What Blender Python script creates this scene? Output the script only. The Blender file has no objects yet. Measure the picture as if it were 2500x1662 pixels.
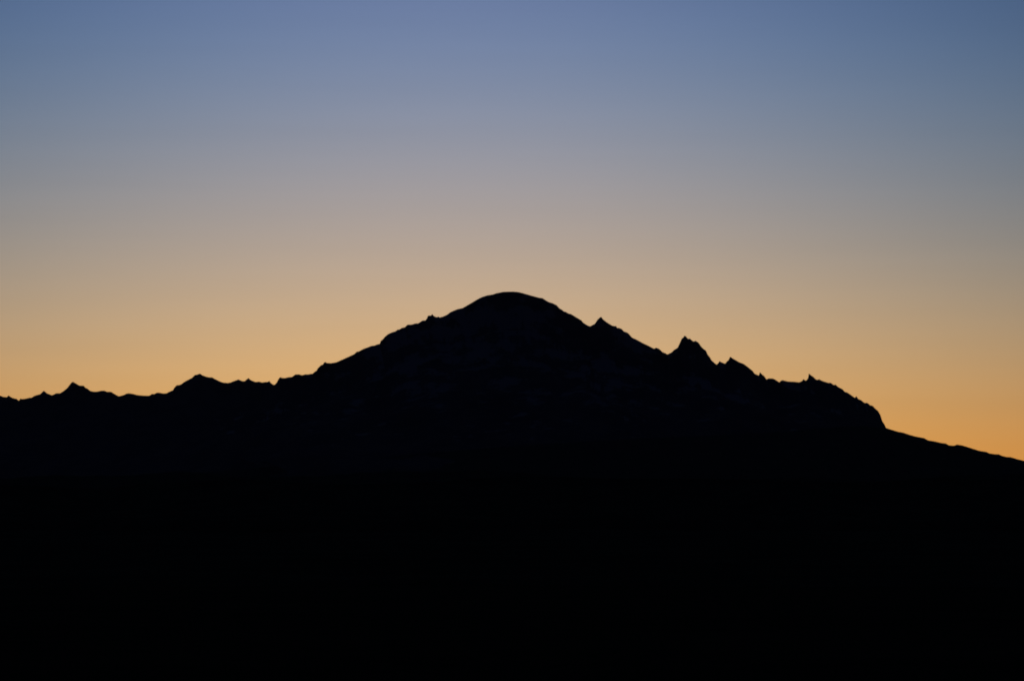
import bpy, math
import numpy as np

scene = bpy.context.scene
C = scene.collection

# ------------------------------------------------------------------ camera
F_PX = 6618.0                 # focal length in pixels of the 2500 px wide photograph
PITCH = math.radians(3.15)    # tilted up a little: the horizon lies in the dark lower part
HAZE = 2e-6                   # density of the evening air
EYE = 150.0                   # stands on a low hill above the valley
cam = bpy.data.cameras.new('camera')
cam.sensor_fit = 'HORIZONTAL'
cam.angle = 2 * math.atan(1250 / F_PX)
cam.clip_start = 0.5
cam.clip_end = 400000
camo = bpy.data.objects.new('camera', cam)
camo.location = (0, 0, EYE)
camo.rotation_euler = (math.pi / 2 + PITCH, 0, 0)
C.objects.link(camo)
scene.camera = camo

# ------------------------------------------------------------------ twilight sky
SUN_AZ = -0.0245     # the sun is under the horizon, just left of the summit
world = bpy.data.worlds.new('World')
scene.world = world
world.use_nodes = True
nt = world.node_tree
N, L = nt.nodes, nt.links


def math_node(op, a, b=None, c=None, clamp=False):
    n = N.new('ShaderNodeMath')
    n.operation = op
    n.use_clamp = clamp
    for i, v in enumerate((a, b, c)):
        if v is None:
            continue
        if hasattr(v, 'is_output'):
            L.new(v, n.inputs[i])
        else:
            n.inputs[i].default_value = v
    return n.outputs[0]


# colour of the afterglow over the sun, by elevation in degrees (scene linear)
GLOW = [
    (0, (0.9158, 0.4003, 0.061)), (0.4, (0.953, 0.4367, 0.0815)), (0.8, (0.9588, 0.4623, 0.104)),
    (1.2, (0.9397, 0.4775, 0.1277)), (1.6, (0.903, 0.4834, 0.1517)), (2, (0.855, 0.4819, 0.1753)),
    (2.5, (0.7873, 0.4722, 0.2034)), (3, (0.7176, 0.4566, 0.2291)), (3.5, (0.6501, 0.4377, 0.2522)),
    (4, (0.5869, 0.4173, 0.2728)), (4.5, (0.5286, 0.3967, 0.291)), (5, (0.4752, 0.3765, 0.3071)),
    (5.5, (0.4261, 0.3569, 0.3214)), (6, (0.3808, 0.3381, 0.3341)), (6.5, (0.3389, 0.32, 0.3452)),
    (7, (0.3002, 0.3023, 0.3547)), (7.5, (0.2646, 0.2849, 0.3623)), (8, (0.2323, 0.2678, 0.3679)),
    (8.5, (0.2035, 0.2507, 0.371)), (9, (0.1786, 0.2339, 0.3713)), (9.5, (0.1578, 0.2174, 0.3684)),
    (10, (0.1415, 0.2015, 0.3621)), (10.5, (0.1301, 0.1865, 0.3524)),
    (12, (0.095, 0.143, 0.29)), (15, (0.055, 0.088, 0.192)), (20, (0.025, 0.042, 0.1)),
    (30, (0.009, 0.016, 0.043)), (50, (0.0035, 0.0065, 0.019)), (90, (0.002, 0.004, 0.012)),
]
tc = N.new('ShaderNodeTexCoord')
sep = N.new('ShaderNodeSeparateXYZ')
L.new(tc.outputs['Generated'], sep.inputs[0])
elev = math_node('ARCSINE', math_node('MAXIMUM', sep.outputs[2], 0.0))
pos = math_node('SQRT', math_node('DIVIDE', elev, math.pi / 2))
ramp = N.new('ShaderNodeValToRGB')
ramp.color_ramp.interpolation = 'B_SPLINE'
ge = np.array([g[0] for g in GLOW])
gc = np.array([g[1] for g in GLOW])
stops = np.concatenate([np.linspace(0, 0.36, 24), [0.42, 0.48, 0.56, 0.66, 0.8, 1.0]])
els = ramp.color_ramp.elements
while len(els) < len(stops):
    els.new(0.5)
for e, p in zip(els, stops):
    e.position = p
for e, p in zip(els, stops):
    ang = p * p * 90
    e.color = [float(np.interp(ang, ge, gc[:, k])) for k in range(3)] + [1]
L.new(pos, ramp.inputs[0])

# the glow fades sideways from the sun's azimuth, the red of it fastest high up
toward = math_node('ADD', math_node('MULTIPLY', sep.outputs[0], math.sin(SUN_AZ)),
                   math_node('MULTIPLY', sep.outputs[1], math.cos(SUN_AZ)))
q = math_node('MULTIPLY', math_node('SUBTRACT', math_node('COSINE', elev), toward), 2.0)
# high overhead the glow is no longer gathered round the sun but spreads over the whole vault
high = math_node('DIVIDE', math_node('MAXIMUM', math_node('SUBTRACT', elev, math.radians(9.5)), 0.0), math.radians(7.0))
q = math_node('DIVIDE', q, math_node('MULTIPLY_ADD', high, high, 1.0))
el_t = math_node('DIVIDE', elev, math.radians(10.0), clamp=True)
srgb = N.new('ShaderNodeSeparateColor')
L.new(ramp.outputs[0], srgb.inputs[0])
comb = N.new('ShaderNodeCombineColor')
K_LOW = (4.04, 6.88, 5.5)
K_HIGH = (26.29, 16.22, 12.69)
stretch = N.new('ShaderNodeMapping')
stretch.inputs['Scale'].default_value = (3.0, 3.0, 60.0)
stretch.inputs['Rotation'].default_value = (0.0, math.radians(1.5), 0.0)
L.new(tc.outputs['Generated'], stretch.inputs[0])
wisp = N.new('ShaderNodeTexNoise')
wisp.inputs['Scale'].default_value = 1.6
wisp.inputs['Detail'].default_value = 5
wisp.inputs['Roughness'].default_value = 0.55
L.new(stretch.outputs[0], wisp.inputs['Vector'])
streak = math_node('MULTIPLY_ADD', math_node('SUBTRACT', wisp.outputs[0], 0.5), 0.07, 1.0)
for k in range(3):
    kk = math_node('MULTIPLY_ADD', el_t, K_HIGH[k] - K_LOW[k], K_LOW[k])
    # Lorentz-like fall-off with a long tail round to the dark side of the sky
    f = math_node('POWER', math_node('MULTIPLY_ADD', math_node('MULTIPLY', q, kk), 1 / 1.5, 1.0), -1.5)
    v = math_node('MULTIPLY', math_node('MULTIPLY', srgb.outputs[k], f), streak)
    L.new(v, comb.inputs[k])

sky = N.new('ShaderNodeTexSky')
sky.sky_type = 'NISHITA'
sky.sun_disc = False
sky.sun_elevation = math.radians(-4.0)
sky.sun_rotation = SUN_AZ
sky.altitude = 150
sky.dust_density = 2.0
bg_sky = N['Background']
bg_sky.inputs[1].default_value = 0.15
L.new(sky.outputs[0], bg_sky.inputs[0])
bg_glow = N.new('ShaderNodeBackground')
L.new(comb.outputs[0], bg_glow.inputs[0])
bg_glow.inputs[1].default_value = 1.0
add = N.new('ShaderNodeAddShader')
L.new(bg_sky.outputs[0], add.inputs[0])
L.new(bg_glow.outputs[0], add.inputs[1])
L.new(add.outputs[0], N['World Output'].inputs[0])

scene.cycles.filter_width = 1.8   # a soft long lens

vs = scene.view_settings
vs.view_transform = 'Standard'
vs.look = 'None'
vs.exposure = 0.0
vs.gamma = 1.0
vs.use_curve_mapping = False

# ------------------------------------------------------------------ materials


def land_material(name, dark, light, scale, rough_scale):
    m = bpy.data.materials.new(name)
    m.use_nodes = True
    t = m.node_tree
    p = t.nodes['Principled BSDF']
    p.inputs['Roughness'].default_value = 1.0
    p.inputs['Specular IOR Level'].default_value = 0.0
    g = t.nodes.new('ShaderNodeNewGeometry')
    a = t.nodes.new('ShaderNodeTexNoise')
    a.inputs['Scale'].default_value = scale
    a.inputs['Detail'].default_value = 8
    a.inputs['Roughness'].default_value = 0.65
    t.links.new(g.outputs['Position'], a.inputs['Vector'])
    r = t.nodes.new('ShaderNodeValToRGB')
    r.color_ramp.elements[0].position = 0.35
    r.color_ramp.elements[1].position = 0.68
    r.color_ramp.elements[0].color = (*dark, 1)
    r.color_ramp.elements[1].color = (*light, 1)
    t.links.new(a.outputs[0], r.inputs[0])
    t.links.new(r.outputs[0], p.inputs['Base Color'])
    b = t.nodes.new('ShaderNodeTexNoise')
    b.inputs['Scale'].default_value = rough_scale
    b.inputs['Detail'].default_value = 6
    t.links.new(g.outputs['Position'], b.inputs['Vector'])
    bump = t.nodes.new('ShaderNodeBump')
    bump.inputs['Strength'].default_value = 0.6
    bump.inputs['Distance'].default_value = 0.25 / rough_scale
    t.links.new(b.outputs[0], bump.inputs['Height'])
    t.links.new(bump.outputs[0], p.inputs['Normal'])
    return m


M_ROCK = land_material('volcanic_rock', (0.035, 0.037, 0.043), (0.075, 0.08, 0.095), 0.0012, 0.012)


def add_snow(m, line, spread, colour):
    """old snow and glacier ice lying on the gentler ground above a ragged snow line"""
    t = m.node_tree
    p = t.nodes['Principled BSDF']
    rock = p.inputs['Base Color'].links[0].from_socket
    g = t.nodes.new('ShaderNodeNewGeometry')
    pos_ = t.nodes.new('ShaderNodeSeparateXYZ')
    t.links.new(g.outputs['Position'], pos_.inputs[0])
    nrm = t.nodes.new('ShaderNodeSeparateXYZ')
    t.links.new(g.outputs['True Normal'], nrm.inputs[0])
    no = t.nodes.new('ShaderNodeTexNoise')
    no.inputs['Scale'].default_value = 0.0022
    no.inputs['Detail'].default_value = 9
    no.inputs['Roughness'].default_value = 0.6
    t.links.new(g.outputs['Position'], no.inputs['Vector'])

    def mr(sock, a, b, c, d):
        n = t.nodes.new('ShaderNodeMapRange')
        n.clamp = False
        for k_, v_ in zip((1, 2, 3, 4), (a, b, c, d)):
            n.inputs[k_].default_value = v_
        t.links.new(sock, n.inputs[0])
        return n.outputs[0]

    def op(o_, a, b):
        n = t.nodes.new('ShaderNodeMath')
        n.operation = o_
        t.links.new(a, n.inputs[0])
        if hasattr(b, 'is_output'):
            t.links.new(b, n.inputs[1])
        else:
            n.inputs[1].default_value = b
        return n.outputs[0]

    hgt = mr(pos_.outputs[2], line, line + spread, 0.0, 1.0)
    rag = mr(no.outputs[0], 0.3, 0.7, -0.9, 0.9)
    flat = mr(nrm.outputs[2], 0.55, 0.85, -0.9, 0.25)
    tot = op('ADD', op('ADD', hgt, rag), flat)
    cl = t.nodes.new('ShaderNodeMapRange')
    cl.interpolation_type = 'SMOOTHSTEP'
    cl.inputs[1].default_value = 0.4
    cl.inputs[2].default_value = 0.75
    t.links.new(tot, cl.inputs[0])
    mx = t.nodes.new('ShaderNodeMix')
    mx.data_type = 'RGBA'
    t.links.new(cl.outputs[0], mx.inputs[0])
    t.links.new(rock, mx.inputs[6])
    mx.inputs[7].default_value = (*colour, 1)
    t.links.new(mx.outputs[2], p.inputs['Base Color'])


add_snow(M_ROCK, 1900.0, 1300.0, (0.15, 0.165, 0.21))
M_RANGE = land_material('range_rock', (0.03, 0.032, 0.036), (0.06, 0.064, 0.074), 0.0015, 0.012)
M_FOREST = land_material('conifer_forest', (0.018, 0.024, 0.016), (0.035, 0.045, 0.03), 0.004, 0.05)
M_FIELD = land_material('valley_floor', (0.02, 0.026, 0.018), (0.04, 0.048, 0.032), 0.002, 0.03)

# ------------------------------------------------------------------ noise
rng = np.random.default_rng(7)
TAB = rng.random((257, 257))


def vnoise(x, y):
    xi = np.floor(x).astype(int)
    yi = np.floor(y).astype(int)
    fx = x - xi
    fy = y - yi
    fx = fx * fx * (3 - 2 * fx)
    fy = fy * fy * (3 - 2 * fy)
    g = lambda a, b: TAB[a % 257, b % 257]
    return ((g(xi, yi) * (1 - fx) + g(xi + 1, yi) * fx) * (1 - fy)
            + (g(xi, yi + 1) * (1 - fx) + g(xi + 1, yi + 1) * fx) * fy)


def fbm(x, y, octaves=5, ridged=False):
    s = np.zeros(np.broadcast(x, y).shape)
    amp, tot = 1.0, 0.0
    for k in range(octaves):
        n = vnoise(x + 37.3 * k, y + 91.7 * k)
        if ridged:
            n = 1 - np.abs(2 * n - 1)
        s += amp * n
        tot += amp
        amp *= 0.5
        x = x * 2.03
        y = y * 2.03
    return s / tot


# ------------------------------------------------------------------ skyline survey
# heights of the skyline, taken in nine strips (x0, y0 of the strip; 7.372 units to the pixel)
STRIPS = [
    (0, 860, [(-10, 772), (0, 775), (60, 800), (125, 805), (152, 773), (205, 810), (270, 832), (295, 832), (340, 870),
     (368, 830), (405, 840), (470, 830), (530, 815), (565, 815), (625, 778), (725, 750), (765, 710),
     (790, 688), (845, 735), (935, 772), (1010, 735), (1080, 735), (1150, 690), (1210, 640), (1240, 600),
     (1285, 545), (1310, 528), (1360, 555), (1430, 597), (1510, 600), (1530, 630), (1580, 655), (1620, 690),
     (1680, 706), (1740, 706), (1810, 692), (1870, 687), (1930, 708), (2000, 708), (2060, 748), (2140, 790),
     (2230, 765), (2280, 740)]),
    (300, 860, [(110, 735), (180, 745), (250, 765), (310, 772), (380, 778), (470, 780), (520, 748), (560, 750),
     (610, 725), (660, 725), (720, 738), (780, 736), (840, 705), (900, 680), (925, 635), (965, 590),
     (1010, 588), (1050, 573), (1080, 548), (1150, 505), (1240, 460), (1275, 425), (1298, 405), (1340, 400),
     (1370, 385), (1395, 385), (1420, 405), (1480, 430), (1540, 447), (1610, 450), (1660, 480), (1720, 510),
     (1790, 540), (1880, 550), (1940, 540), (2000, 515), (2080, 487), (2150, 517), (2195, 517), (2220, 490)]),
    (600, 800, [(50, 905), (90, 940), (175, 975), (240, 968), (295, 983), (350, 975), (395, 975), (425, 955),
     (455, 995), (490, 1020), (530, 1015), (560, 980), (590, 920), (620, 888), (660, 902), (710, 903),
     (765, 888), (830, 885), (890, 840), (960, 837), (1010, 853), (1070, 838), (1130, 837), (1160, 828),
     (1200, 828), (1240, 790), (1275, 770), (1290, 735), (1350, 675), (1390, 658), (1410, 625), (1432, 613),
     (1455, 632), (1530, 637), (1630, 620), (1740, 570), (1840, 525), (1950, 475), (1995, 432), (2040, 422),
     (2120, 378), (2200, 350), (2250, 328), (2320, 318)]),
    (900, 700, [(147, 1037), (195, 1028), (208, 1010), (215, 975), (260, 940), (285, 905), (350, 850), (430, 815),
     (475, 805), (525, 768), (550, 770), (595, 740), (650, 728), (700, 682), (770, 680), (840, 660), (890, 658),
     (970, 607), (1020, 605), (1045, 575), (1070, 517), (1115, 520), (1148, 492), (1175, 527), (1220, 547),
     (1262, 538), (1275, 553), (1340, 535), (1410, 503), (1470, 457), (1590, 405), (1690, 382), (1760, 342),
     (1850, 290), (1950, 230), (2030, 188), (2130, 155), (2240, 138), (2290, 118)]),
    (1200, 660, [(147, 400), (200, 388), (280, 384), (400, 382), (500, 393), (600, 420), (720, 455), (850, 490),
     (920, 500), (970, 535), (1030, 570), (1095, 588), (1175, 628), (1225, 685), (1280, 715), (1300, 738),
     (1335, 745), (1390, 778), (1430, 785), (1520, 840), (1620, 900), (1650, 940), (1720, 985), (1772, 1007),
     (1860, 960), (1905, 890), (1950, 845), (1980, 838), (2000, 872), (2070, 930), (2170, 992), (2210, 1003),
     (2245, 1000), (2260, 1035), (2300, 1035)]),
    (1440, 740, [(575, 465), (610, 505), (680, 532), (720, 570), (755, 615), (840, 655), (950, 715), (1060, 768),
     (1155, 818), (1195, 800), (1245, 820), (1310, 880), (1365, 902), (1395, 922), (1470, 885), (1510, 845),
     (1580, 800), (1620, 715), (1655, 635), (1690, 612), (1700, 580), (1735, 600), (1768, 643), (1800, 635),
     (1865, 690), (1900, 677), (1950, 705), (1980, 740), (1995, 770), (2050, 825), (2090, 852), (2125, 930),
     (2160, 970), (2190, 1025), (2250, 1080)]),
    (1740, 800, [(70, 662), (105, 630), (120, 598), (170, 625), (200, 635), (222, 648), (245, 615), (290, 575),
     (300, 540), (318, 520), (360, 550), (480, 620), (560, 650), (640, 710), (720, 775), (755, 825), (825, 858),
     (838, 845), (845, 793), (880, 830), (930, 870), (970, 930), (1000, 910), (1080, 912), (1120, 928),
     (1200, 982), (1225, 952), (1262, 942), (1350, 965), (1470, 970), (1560, 980), (1610, 955), (1632, 922),
     (1670, 950), (1695, 940), (1720, 890), (1728, 820), (1770, 855), (1810, 880), (1860, 930), (1890, 938),
     (1910, 922), (1960, 950), (2010, 967), (2080, 990), (2130, 990), (2180, 1030), (2212, 1020), (2260, 1065),
     (2340, 1105)]),
    (1960, 880, [(755, 560), (800, 572), (870, 620), (935, 670), (965, 640), (1000, 690), (1050, 712), (1115, 763),
     (1160, 757), (1210, 800), (1260, 815), (1300, 860), (1355, 905), (1395, 975), (1418, 1040), (1422, 1075),
     (1470, 1145), (1495, 1200), (1520, 1215), (1600, 1245)]),
    (2180, 980, [(90, 540), (200, 562), (280, 590), (400, 625), (560, 655), (640, 698), (737, 712), (850, 738),
     (950, 752), (1010, 785), (1095, 793), (1150, 773), (1240, 785), (1330, 812), (1450, 850), (1560, 885),
     (1680, 905), (1740, 930), (1830, 945), (1900, 945), (1960, 973), (2040, 995), (2120, 997), (2200, 1023),
     (2359, 1065)]),
]
SKY = [(x0 + a / 7.372, y0 + b / 7.372) for x0, y0, pts in STRIPS for a, b in pts]


def to_world(px, py, depth):
    """photograph sight line -> lateral distance and height at a given distance north"""
    u = px - 1250.0
    v = 831.0 - py
    yy = F_PX * math.cos(PITCH) - v * math.sin(PITCH)
    zz = F_PX * math.sin(PITCH) + v * math.cos(PITCH)
    return u / yy * depth, EYE + zz / yy * depth


# ------------------------------------------------------------------ terrain builder


def opening(f, dx, radius):
    """smooth lower envelope: grey opening with a parabola, never above f"""
    w = int(min(len(f) - 1, max(3, math.sqrt(2 * radius * (f.max() - f.min())) / dx)))
    off = np.arange(-w, w + 1)
    par = (off * dx) ** 2 / (2 * radius)
    pad = np.pad(f, w, mode='edge')
    ero = np.full(len(f), np.inf)
    for o, p in zip(off, par):
        ero = np.minimum(ero, pad[w + o:w + o + len(f)] + p)
    pad = np.pad(ero, w, mode='edge')
    dil = np.full(len(f), -np.inf)
    for o, p in zip(off, par):
        dil = np.maximum(dil, pad[w + o:w + o + len(f)] - p)
    return np.minimum(dil, f)


def mesh_from_grid(name, X, Y, Z, mat):
    r, c = X.shape
    co = np.stack([X, Y, Z], -1).reshape(-1, 3)
    i = np.arange(r * c).reshape(r, c)
    q = np.stack([i[:-1, :-1], i[:-1, 1:], i[1:, 1:], i[1:, :-1]], -1).reshape(-1, 4)
    me = bpy.data.meshes.new(name)
    me.vertices.add(len(co))
    me.vertices.foreach_set('co', co.ravel())
    me.loops.add(q.size)
    me.loops.foreach_set('vertex_index', q.ravel())
    me.polygons.add(len(q))
    me.polygons.foreach_set('loop_start', np.arange(len(q)) * 4)
    me.polygons.foreach_set('loop_total', np.full(len(q), 4))
    me.update(calc_edges=True)
    me.materials.append(mat)
    o = bpy.data.objects.new(name, me)
    C.objects.link(o)
    return o


def range_of_hills(name, profile, depth, wander, mat, label, dx, front, back, lengths, gully, seed, rough=0.0):
    """a crest line with its real distance, and slopes falling away north and south of it"""
    px = np.array([p[0] for p in profile])
    py = np.array([p[1] for p in profile])
    s = np.arange(px[0], px[-1], dx / depth * F_PX)
    yy = np.interp(s, px, py)
    yc = depth + wander * (fbm(s / 420.0 + seed, np.full(len(s), seed * 3.1), 4) - 0.5) * 2
    cx = np.zeros(len(s))
    cz = np.zeros(len(s))
    for k in range(len(s)):
        cx[k], cz[k] = to_world(s[k], yy[k], yc[k])
    if rough:
        cz = cz + rough * (fbm(s / 6.0, np.full(len(s), seed + 5.5), 3) - 0.5)
    bands, cur = [], cz
    for r in (60.0, 500.0, 4000.0):
        nxt = opening(cur, dx, r)
        bands.append(cur - nxt)
        cur = nxt
    bands.append(cur)
    t = np.linspace(0, 1, 70)
    df = front * (t ** 2.2 * 0.98 + t * 0.02)
    tb = np.linspace(0, 1, 30)[1:]
    db = back * (tb ** 2.2 * 0.98 + tb * 0.02)
    d = np.concatenate([-df[::-1], db])[:, None]
    a = np.abs(d)
    X = cx[None, :] + np.zeros_like(d)
    Y = yc[None, :] + d
    # spurs lean away from the crest line so that the fall lines are not parallel
    lean = (fbm(X / 3500.0 + seed, Y / 5000.0, 3) - 0.5) * a * 0.9
    X = X + lean
    Z = np.zeros_like(X)
    for b, ln in zip(bands, lengths):
        Z = Z + b[None, :] * np.exp(-a / ln)
    g = fbm(X / 1500.0 + seed, Y / 3800.0 + seed, 6, ridged=True)
    Z = Z - np.minimum(a * 0.35, gully) * (1 - g) * 1.6
    end = np.clip((a - 0.75 * np.where(d < 0, front, back)) / (0.25 * np.where(d < 0, front, back)), 0, 1)
    Z = Z - end * 400.0
    o = mesh_from_grid(name, X, Y, Z, mat)
    o['label'] = label
    o['category'] = 'hills' if name == 'foothills' else 'mountain'
    o['kind'] = 'structure'
    return o


sk = np.array(SKY)
sk = sk[np.argsort(sk[:, 0], kind='stable')]
notch = 600 + 505 / 7.372
toe = 1960 + 1495 / 7.372
left = [tuple(p) for p in sk if p[0] <= notch]
mid = [tuple(p) for p in sk if notch < p[0] <= toe]
right = [tuple(p) for p in sk if p[0] > toe]

xs = np.arange(-1500, -8, 14.0)
beyond_left = [(x, 975 + 75 * (0.5 - fbm(np.array([x / 130.0]), np.array([3.3]), 6, True)[0]) + 0.02 * abs(x)) for x in xs]
range_left = beyond_left + left + [(notch + 25, 946), (notch + 90, 955), (notch + 250, 990), (notch + 600, 1040),
                                   (notch + 1100, 1090)]
main = [(-400, 1188), (-100, 1160), (200, 1110), (450, 1050), (600, 985), (650, 950)] + mid + \
       [(toe + 12, 1062), (toe + 40, 1095), (toe + 110, 1130), (toe + 300, 1160), (toe + 700, 1188)]
xs = np.arange(2515, 4200, 16.0)
beyond_right = [(x, 1126 + (x - 2515) * 0.05 - 10 * math.sin((x - 2515) / 240.0)
                 + min(1, (x - 2515) / 200.0) * 30 * (0.62 - fbm(np.array([x / 160.0]), np.array([8.3]), 5, True)[0])) for x in xs]
ridge_right = [(300, 1170), (700, 1135), (1100, 1100), (1450, 1075), (1750, 1062), (1950, 1050), (2050, 1041), (2110, 1040),
               (toe - 20, 1044)] + right + beyond_right

range_of_hills('distant_range', range_left, 58000, 1200, M_RANGE,
               'low jagged dark mountain range beyond the shoulder of the domed peak', 16, 9000, 7000,
               (120, 420, 1400, 6500), 200, 3.7)
range_of_hills('mountain', main, 45000, 700, M_ROCK,
               'broad domed black mountain with rocky spires along its shoulders', 9, 11000, 9000,
               (90, 330, 1300, 5200), 240, 1.3)
range_of_hills('side_ridge', ridge_right, 38000, 900, M_FOREST,
               'smooth dark ridge sloping down from the foot of the mountain cliff', 14, 8000, 6000,
               (120, 400, 1500, 4500), 120, 5.1, 3.0)

xs = np.arange(-2600, 5100, 18.0)


def hill_line(base, amp, wl, sd):
    n = fbm(xs / wl, np.full(len(xs), sd), 5)
    return list(zip(xs, base - amp * (n - 0.35)))


range_of_hills('foothills', hill_line(1165, 80, 520.0, 11.2), 24000, 1400, M_FOREST,
               'rolling black forested foothills below the mountain', 24, 5000, 4000,
               (150, 500, 1400, 2600), 60, 8.8)
range_of_hills('foothills', hill_line(1182, 60, 700.0, 23.9), 12000, 900, M_FOREST,
               'low black wooded hills on the valley floor before the foothills', 24, 2600, 2000,
               (150, 400, 900, 1400), 20, 6.1)

# the ground: one sheet to the horizon, rising to the hill under the camera
rad = np.concatenate([[0.0], np.geomspace(4, 100000, 150)])[:, None]
th = np.linspace(0, 2 * math.pi, 181)[None, :]
GX = rad * np.cos(th)
GY = rad * np.sin(th)
GZ = (EYE - 1.7) * np.exp(-(rad / 900.0) ** 2) + np.zeros_like(GX)
GZ = GZ + np.clip((rad - 300) / 3000, 0, 1) * 14 * (fbm(GX / 1800.0 + 60, GY / 1800.0 + 60, 4) - 0.5)
go = mesh_from_grid('ground', GX, GY, GZ, M_FIELD)
go['label'] = 'black unlit valley floor reaching to the foothills'
go['category'] = 'ground'
go['kind'] = 'structure'
for o in C.objects:
    if o.type == 'MESH':
        o.data.polygons.foreach_set('use_smooth', np.ones(len(o.data.polygons), bool))

# thin evening air over the whole valley
lo = min(v[2] for o in C.objects if o.type == 'MESH' for v in o.bound_box)
hi = max(v[2] for o in C.objects if o.type == 'MESH' for v in o.bound_box)
h = 105000.0
z0, z1 = lo - 1.0, hi + 60.0
vv = [(sx * h, sy * h, z) for z in (z0, z1) for sx, sy in ((-1, -1), (1, -1), (1, 1), (-1, 1))]
ff = [(3, 2, 1, 0), (4, 5, 6, 7), (0, 1, 5, 4), (1, 2, 6, 5), (2, 3, 7, 6), (3, 0, 4, 7)]
hm = bpy.data.meshes.new('haze')
hm.from_pydata(vv, [], ff)
hmat = bpy.data.materials.new('air')
hmat.use_nodes = True
ht = hmat.node_tree
ht.nodes.remove(ht.nodes['Principled BSDF'])
pv = ht.nodes.new('ShaderNodeVolumePrincipled')
pv.inputs['Color'].default_value = (0.6, 0.72, 1.0, 1)
pv.inputs['Density'].default_value = HAZE
ht.links.new(pv.outputs[0], ht.nodes['Material Output'].inputs['Volume'])
hm.materials.append(hmat)
ho = bpy.data.objects.new('haze', hm)
C.objects.link(ho)
ho['kind'] = 'stuff'
ho['label'] = 'thin blue evening air between the camera and the mountain'
ho['category'] = 'haze'
